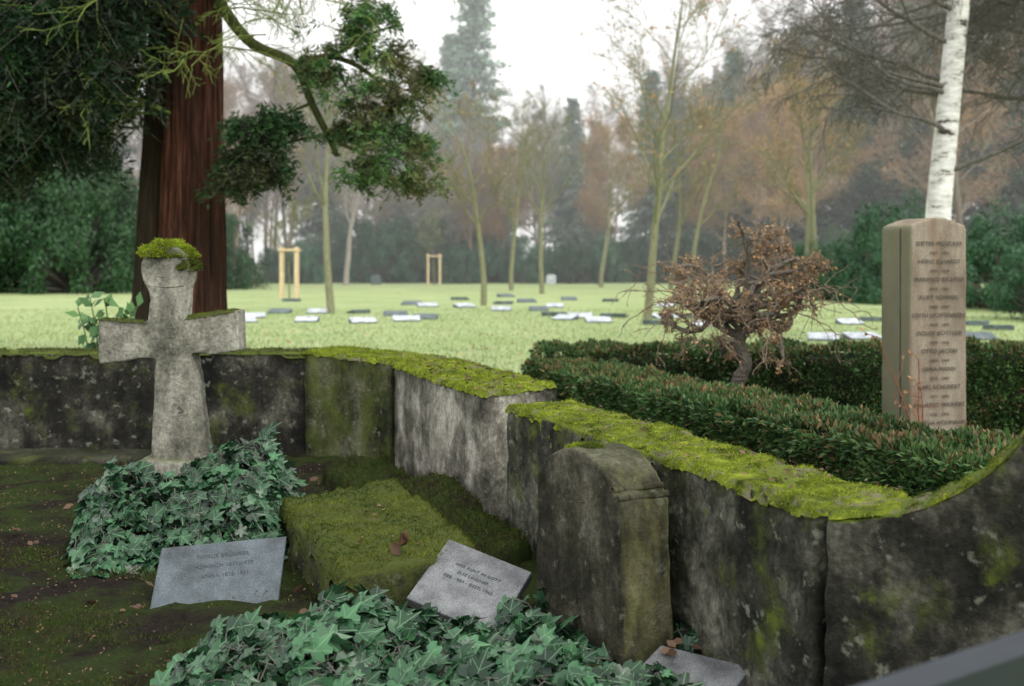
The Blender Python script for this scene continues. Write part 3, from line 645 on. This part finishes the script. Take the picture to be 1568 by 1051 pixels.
for _ in range(8):
    grow(segs,tips,(-3.7,14.6,R.uniform(4.2,5.6)),(R.uniform(.5,1),-.4,R.uniform(-.1,.4)),R.uniform(1.2,2.),.014,0,TS)
for _ in range(14):
    grow(segs,tips,(R.uniform(-3,-1.4),14.3,R.uniform(4.4,5.6)),(R.uniform(-1,1),-.4,R.uniform(-.1,.3)),R.uniform(.8,1.4),.01,0,TS)
V,F=tubes(segs,4); add('mossy_twigs',mesh_np('mt',V,F,M_gtwig),sq)
# ---------------------------------------------------------------- birch
R.seed(12)
segs=[];tips=[]
tk=branch_path([(6.45,18,0),(6.5,18,2),(6.75,18.05,4.5),(6.95,18,7),(7.1,18,12)],.215,.12)
BS=[dict(n=8,wob=.15,z=.03,start=.15,ch=1.4,ang=(25,60),lr=.5,rr=.5,rmin=.009),
    dict(n=6,wob=.19,z=-.04,start=.15,ch=1.6,ang=(25,60),lr=.55,rr=.55,rmin=.006),
    dict(n=5,wob=.2,z=-.09,start=.2,ch=1.1,ang=(20,60),lr=.6,rr=.7,rmin=.0045),dict(n=4,wob=.2,z=-.12,rmin=.004)]
for k in range(15):
    z=R.uniform(2.6,9) if k>5 else R.uniform(3,5.5); a=R.uniform(0,6.28) if k>5 else R.uniform(2.2,4.0)
    grow(segs,tips,(6.55+.05*z*.8,18,z),(math.cos(a),math.sin(a),.35),R.uniform(1.8,3.3),.04,0,BS)
bt=empty('birch_tree')
V,F=tubes(tk,16); add('trunk',mesh_np('bt',V,F,M_birch,smooth=True),bt)
V,F=wood_arrays(segs); add('branches',mesh_np('bb',V,F,M_dbark),bt)
segs=[];tips=[]
segs+=branch_path([(11.8,21,0),(11.7,21,4),(11.9,21,9),(11.8,21,14)],.3,.15)
for k in range(15):
    z=R.uniform(4.,8.5); a=R.uniform(2.6,3.9)
    grow(segs,tips,(11.8,21,z),(math.cos(a),math.sin(a),R.uniform(-.1,.25)),R.uniform(4.2,6.8),.06,0,BS)
tree_obj('bare_tree',segs,M_dbark)
# ---------------------------------------------------------------- midground bare trees
R.seed(40)
def mid(x,y,h,r,mat=M_mbark,leaf=0,dens=1.,col=None,start=.35,lean=0):
    segs=[];tips=[]; grow(segs,tips,(x,y,0),(lean,0,1),h,r,0,bare_spec(dens,.0065,.09,start))
    lv=None
    if leaf:
        P=np.array([t for t in tips if R.random()<leaf]); P=P+G.normal(size=P.shape)*.08; lv=scatter(P,rnd_dirs(len(P)),G.uniform(.06,.13,len(P)),LEAF)
    return tree_obj('bare_lawn_tree',segs,mat,lv,M_orange,col)
mid(-5.69,37,8.5,.13,leaf=.06,dens=1.15); mid(3.8,33,9,.125,leaf=.15,dens=1.15,start=.28); mid(-1.05,43.5,7.5,.12,leaf=.1,dens=1.1)
mid(-17.5,74,11,.2,M_bark,.0,col=(1.,.85,.75)); mid(-.04,66,8.5,.14,leaf=.1); mid(1.5,59,8,.13); mid(-11.3,80,10,.2,M_bark,col=(1,1,1))
mid(8.9,66,9,.15,leaf=.2); mid(9.75,64,9,.15,leaf=.3); mid(5.6,74,9,.15,leaf=.2); mid(12.5,50,9,.15,leaf=.3); mid(-9.9,52.3,4.2,.04); mid(-5.3,80,4.4,.05)
mid(15,58,10,.17,leaf=.4); mid(-23,66,11,.2,M_bark,col=(1,.85,.7)); mid(17,44,13,.16,M_bark,col=(.6,.58,.55),dens=1.15); mid(13.5,38,12,.14,M_bark,col=(.7,.68,.62),dens=1.15)
def stakes(x,y,w,h):
    o=empty('tree_stake_frame')
    for sx in (-w/2,w/2):
        for dy in (0,.5):
            tubeobj('post',[(x+sx,y+dy,0),(x+sx,y+dy,h)],.065,M_wood,o,10)
            tubeobj('post_top',[(x+sx,y+dy,h),(x+sx,y+dy,h+.02)],.065,M_wood,o,10,.01)
    for dy in (-.07,.57): tubeobj('crossbar',[(x-w/2-.1,y+dy,h-.12),(x+w/2+.1,y+dy,h-.12)],.05,M_wood,o,8)
stakes(-9.9,52,.65,2.25); stakes(-5.3,79.6,.8,2.1)
# ---------------------------------------------------------------- flat grave markers
mk=[(-7.47,34.1),(-7.34,37.1),(-7.2,31.6),(-5.57,31.9),(-6.1,37.1),(-3.96,31.3),(-4.86,37.1),(-2.9,32.3),(-2.48,33.4),(-3.5,35.4),(-3.04,42.4),(-3.8,44.3),(-1.67,41.8),(-.35,39),(-.35,45),(-.27,54),(1.53,41.8),(.89,39),(1.3,35.4),(1.48,33),(1.97,34.1),(2.33,31.6),(3.0,34.5),(4.,47.9),(2.4,49.5),(5.5,42.4),(4.4,33.75),(5.,34.1),(4.85,29.7),(5.8,31.3),(3.75,30.6),(5.15,22),(6.5,24.5),(6.5,29.1),(8.8,30.6),(9.9,32.3),(7.4,24.75),(11.9,30.3),(11.7,28.3),(9.85,24.75),(-12,44),(-9,48),(.6,47),(6.6,38),(-2.2,50),(7.6,36)]
MP={0,2,3,5,7,10,12,21,26,28,29,31,36,16,34}
for i,(x,y) in enumerate(mk):
    w=R.uniform(.3,.38); pale=i in MP; s=1 if (pale or R.random()<.5) else -1
    f0,bk_=(.04,.15) if s>0 else (.13,.04); a=R.gauss(0,.25); c_,s_=math.cos(a),math.sin(a)
    V=[]
    for sx,sy,z in ((-w,-.25,0),(w,-.25,0),(w,.25,0),(-w,.25,0),(-w,-.25,f0),(w,-.25,f0),(w,.25,bk_),(-w,.25,bk_)): V.append((x+sx*c_-sy*s_,y+sx*s_+sy*c_,z))
    me=bpy.data.meshes.new('m'); me.from_pydata(V,[],[(3,2,1,0),(4,5,6,7),(0,1,5,4),(1,2,6,5),(2,3,7,6),(3,0,4,7)])
    me.materials.append(M_mark if pale or R.random()<.3 else M_markd); me.materials.append(M_markd)
    for k,p in enumerate(me.polygons): p.material_index=0 if k==1 else 1
    o=add('flat_grave_marker',me); b=o.modifiers.new('b','BEVEL'); b.width=.012
n=90000; yy=10.4+ (G.random(n)**1.6)*30; xx=G.uniform(-.52,.52,n)*yy
k=~((xx>-.6)&(yy<11.7)); P=np.stack([xx[k],yy[k],np.zeros(k.sum())],1)
V,F,_=scatter(P,np.array([0,0,1.])+G.normal(size=P.shape)*.35,G.uniform(.03,.08,len(P)),(BLADE[0]*np.array([1.6,1,1]),BLADE[1])); add('grass_blades',mesh_np('gb',V,F,M_grass))
n=700; yy=G.uniform(20,60,n); xx=G.uniform(-.45,.45,n)*yy; P=np.stack([xx,yy,np.full(n,.05)],1)
V,F,_=scatter(P,np.array([0,0,1.])+G.normal(size=P.shape)*.3,G.uniform(.05,.1,n),DLEAF); add('fallen_leaves',mesh_np('fl2',V,F,M_orange))
# ---------------------------------------------------------------- distant woods
R.seed(77)
tm=[]
for k in range(5):
    segs=[];tips=[]; grow(segs,tips,(0,0,0),(0,0,1),16,.22,0,bare_spec(1.25,.02,.07,.25))
    V,F=wood_arrays(segs); tm.append((mesh_np('bare%d'%k,V,F,M_bark),tips))
P=np.array([t for t in tm[0][1] if R.random()<.6]); P=np.repeat(P,3,0)+G.normal(size=(len(P)*3,3))*.35; LV=scatter(P,rnd_dirs(len(P)),G.uniform(.1,.22,len(P)),LEAF); orange=mesh_np('orange',LV[0],LV[1],M_orange)
woods=empty('distant_bare_woods')
def place(me,par,x,y,s,col,sz=None,name=None):
    o=add(name or me.name,me,par,col); o.location=(x,y,0); o.scale=(s,s,sz or s); o.rotation_euler=(0,0,R.uniform(0,6.28)); return o
def hlim(x,y):
    u=784+1800*x/y
    for a,b,v in ((-999,640,130),(640,820,185),(820,1000,195),(1000,1090,130),(1090,1230,85),(1230,9999,0)):
        if a<=u<b: return 1.65+(400-v)/1800*y
for _ in range(120):
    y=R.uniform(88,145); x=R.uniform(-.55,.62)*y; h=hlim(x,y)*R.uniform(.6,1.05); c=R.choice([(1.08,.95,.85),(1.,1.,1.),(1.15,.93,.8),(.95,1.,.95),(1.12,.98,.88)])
    c=tuple(q*(.75+.4*(y-88)/60) for q in c)  # farther trees tinted paler: painted haze on top of the mist volume
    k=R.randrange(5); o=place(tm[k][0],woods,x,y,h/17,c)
    if k==0 and R.random()<.4:
        o2=add('autumn_leaves',orange,woods); o2.location=o.location;o2.scale=o.scale;o2.rotation_euler=o.rotation_euler
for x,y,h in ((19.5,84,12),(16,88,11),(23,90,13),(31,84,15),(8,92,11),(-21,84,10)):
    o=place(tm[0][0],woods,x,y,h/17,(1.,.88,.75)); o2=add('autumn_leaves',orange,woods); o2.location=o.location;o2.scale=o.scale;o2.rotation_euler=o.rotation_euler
def conifer():
    H=20;segs=[((0,0,0),(0,0,H*.98),.25,.03)];P=[];D=[]; n=44
    for i in range(n):
        t=i/n; z=1.5+t*(H-1.7); rad=3.8*(1-t)**.9*R.uniform(.75,1.1)+.2
        for b in range(9):
            if R.random()<.1: continue
            a=R.uniform(0,6.28); L=rad*R.uniform(.6,1.15); dr=-.3-.12*R.random(); m=max(3,int(L/.3))
            segs.append(((0,0,z),(math.cos(a)*L,math.sin(a)*L,z+dr*L),.03,.01))
            for k in range(m):
                r_=L*(k+1)/m; c=np.array([math.cos(a)*r_,math.sin(a)*r_,z+dr*r_+.18*(r_/L)**2*L])
                g=G.normal(size=(9,3))*np.array([.16,.16,.09]); P.append(g+c); D.append(g+np.array([math.cos(a)*.25,math.sin(a)*.25,-.12]))
    P=np.concatenate(P);D=np.concatenate(D)+G.normal(size=P.shape)*.08; Nr=np.cross(D,G.normal(size=D.shape))
    LV=scatter(P,Nr,G.uniform(.2,.42,len(P)),LEAF,D); V,F=tubes(segs,4)
    return mesh_np('fir',np.concatenate([V,LV[0]]),[F,LV[1]+len(V)],[M_dbark,M_con],[0]*len(F)+[1]*len(LV[1]))
fir=[conifer() for _ in range(2)]
fw=empty('distant_fir_trees')
for x,y,h,c in ((-3.9,118,32,(2.6,2.6,2.7)),(-6.5,124,26,(2.8,2.7,2.9)),(5.8,112,17.5,(2.,2.,2.)),(8.5,118,16,(2.2,2.1,2.1)),(12.5,105,19,(1.7,1.7,1.6)),(15.2,108,17,(1.8,1.8,1.7)),(19,100,20,(1.4,1.5,1.3)),(24,98,22,(1.1,1.2,1.)),(28,96,25,(1.,1.1,.9)),(33,95,27,(.9,1.05,.85)),(38,90,27,(.8,.95,.75)),(43,90,27,(.7,.85,.7)),(-11,110,19,(1.7,1.8,1.7)),(-17,105,19,(1.4,1.5,1.4)),(-26,96,20,(.7,.85,.7)),(-32,90,21,(.5,.7,.5)),(-38,88,21,(.5,.7,.5)),(-44,90,22,(.4,.6,.4)),(-1,105,12,(1.6,1.6,1.6)),(22,125,22,(2.,1.9,2.)),(50,88,25,(.6,.8,.6)),(-52,88,25,(.5,.7,.5))):  # far firs get paler tints, haze put into the needle colour
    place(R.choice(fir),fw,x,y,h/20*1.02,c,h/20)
def shrub():
    P=[];D=[];segs=[]
    for _ in range(120):
        d=nrm(R.gauss(0,1),R.gauss(0,1),abs(R.gauss(0,1))); k=R.uniform(.5,1.); c=np.array([d[0]*k,d[1]*k,d[2]*k+.02])
        segs.append(((0,0,0),tuple(c),.02,.006)); m=190
        g=rnd_dirs(m)*(G.random((m,1))**.4)*R.uniform(.08,.19); P.append(g+c); D.append(g*4+np.array(d)*.4)
    P=np.concatenate(P);P[:,2]=np.abs(P[:,2]);N_=np.concatenate(D)+G.normal(size=P.shape)*.35
    LV=scatter(P,N_,G.uniform(.024,.048,len(P)),LEAF); V,F=tubes(segs,4)
    return mesh_np('shrub',np.concatenate([V,LV[0]]),[F,LV[1]+len(V)],[M_dbark,M_shr],[0]*len(F)+[1]*len(LV[1]))
sh=[shrub() for _ in range(2)]
sg=empty('distant_evergreen_shrubs')
for i in range(70):
    x=-62+i*1.8+R.uniform(-.8,.8); y=R.uniform(86,92); u=784+1800*x/y
    h=R.uniform(2.4,4.4)
    if 540<u<660: h=R.uniform(4,5.5)
    if u<330: h=R.uniform(6,9.5)
    if u>1230: h=R.uniform(3.,5)
    g=R.uniform(.5,1.4); w_=R.choice([(.9,.92,.9),(1.1,.95,.7),(.8,.95,.95)]); place(R.choice(sh),sg,x,y,h*.62,(g*w_[0],g*w_[1],g*w_[2]),h)
for x,y,h in ((-23,62,7.5),(-26,64,9),(-20.5,66,7),(-29,60,9),(-17.5,70,5),(-33,62,9)):
    place(R.choice(sh),sg,x,y,h*.62,(.42,.6,.32),h)
lg=empty('laurel_shrubs')
for x,y,s,h in ((17,40,2.6,3.6),(19.5,38,2.8,4.4),(14.8,46,2.2,2.9),(13,50,2.,2.6),(16.6,50,3,4.4),(22,44,3,5),(15,33,1.7,2.4),(17.5,32,2.,3.0)):
    place(R.choice(sh),lg,x,y,s,(.85,1.05,.85),h)
for i,(x,y,h) in enumerate(((-9.5,82,.7),(2.8,84,.7))):
    w=.35; prf=[(-w,0),(w,0),(w,h*.8)]+[(w*math.cos(a),h*.8+h*.2*math.sin(a)) for a in (.6,1.2,1.57,1.94,2.54)]+[(-w,h*.8)]
    extr('distant_gravestone',prf,(x,y,0),(1,0),(0,.2,0),M_mark if i in(1,) else M_markd,None,None,bev=.02)
# mist
me=bpy.data.meshes.new('mist'); bm=bmesh.new(); bmesh.ops.create_cube(bm,size=1); bm.to_mesh(me); bm.free()
mo=add('mist',me); mo.scale=(320,104,36); mo.location=(0,112,17.9)
mm=bpy.data.materials.new('mist'); mm.use_nodes=True; nt=mm.node_tree; nt.nodes.clear(); o_=nt.nodes.new('ShaderNodeOutputMaterial'); vs=nt.nodes.new('ShaderNodeVolumeScatter'); vs.inputs['Color'].default_value=(.97,.99,1,1); vs.inputs['Density'].default_value=.0055; nt.links.new(vs.outputs[0],o_.inputs['Volume']); me.materials.append(mm)
# ---------------------------------------------------------------- light
w=bpy.data.worlds.new('World'); scene.world=w; w.use_nodes=True; n=w.node_tree.nodes; l=w.node_tree.links
bg=n['Background']; sk=n.new('ShaderNodeTexSky'); sk.sky_type='NISHITA'; sk.sun_disc=False; sk.sun_elevation=math.radians(48); sk.dust_density=3
sx,sy=.5,-.6; sk.sun_rotation=math.atan2(sx,sy)
hs_=n.new('ShaderNodeHueSaturation'); hs_.inputs['Saturation'].default_value=.25; l.new(sk.outputs[0],hs_.inputs['Color'])
mx=n.new('ShaderNodeMix'); mx.data_type='RGBA'; mx.inputs[0].default_value=.75; l.new(hs_.outputs[0],mx.inputs[6]); mx.inputs[7].default_value=(15,15,14.9,1)
l.new(mx.outputs[2],bg.inputs[0]); bg.inputs[1].default_value=.135
ld=bpy.data.lights.new('sun','SUN'); ld.energy=1.5; ld.angle=math.radians(15); ld.color=(1,.96,.88); lo=bpy.data.objects.new('sun',ld); scene.collection.objects.link(lo)
el=math.radians(48); v=Vector((sx,sy,0)).normalized()*math.cos(el)+Vector((0,0,math.sin(el))); lo.rotation_euler=v.to_track_quat('Z','Y').to_euler()
scene.view_settings.view_transform='Standard'; scene.view_settings.look='None'; scene.view_settings.exposure=0
# ---------------------------------------------------------------- camera
cd=bpy.data.cameras.new('camera'); co=bpy.data.objects.new('camera',cd); scene.collection.objects.link(co); scene.camera=co
co.location=(0,0,1.65); co.rotation_euler=(math.radians(90),0,0); cd.sensor_width=36; cd.lens=1800/1568*36
cd.shift_y=-(525.5-400)/1568; cd.clip_end=2000; cd.clip_start=.05
cd.dof.use_dof=True; cd.dof.focus_distance=5.6; cd.dof.aperture_fstop=2.4
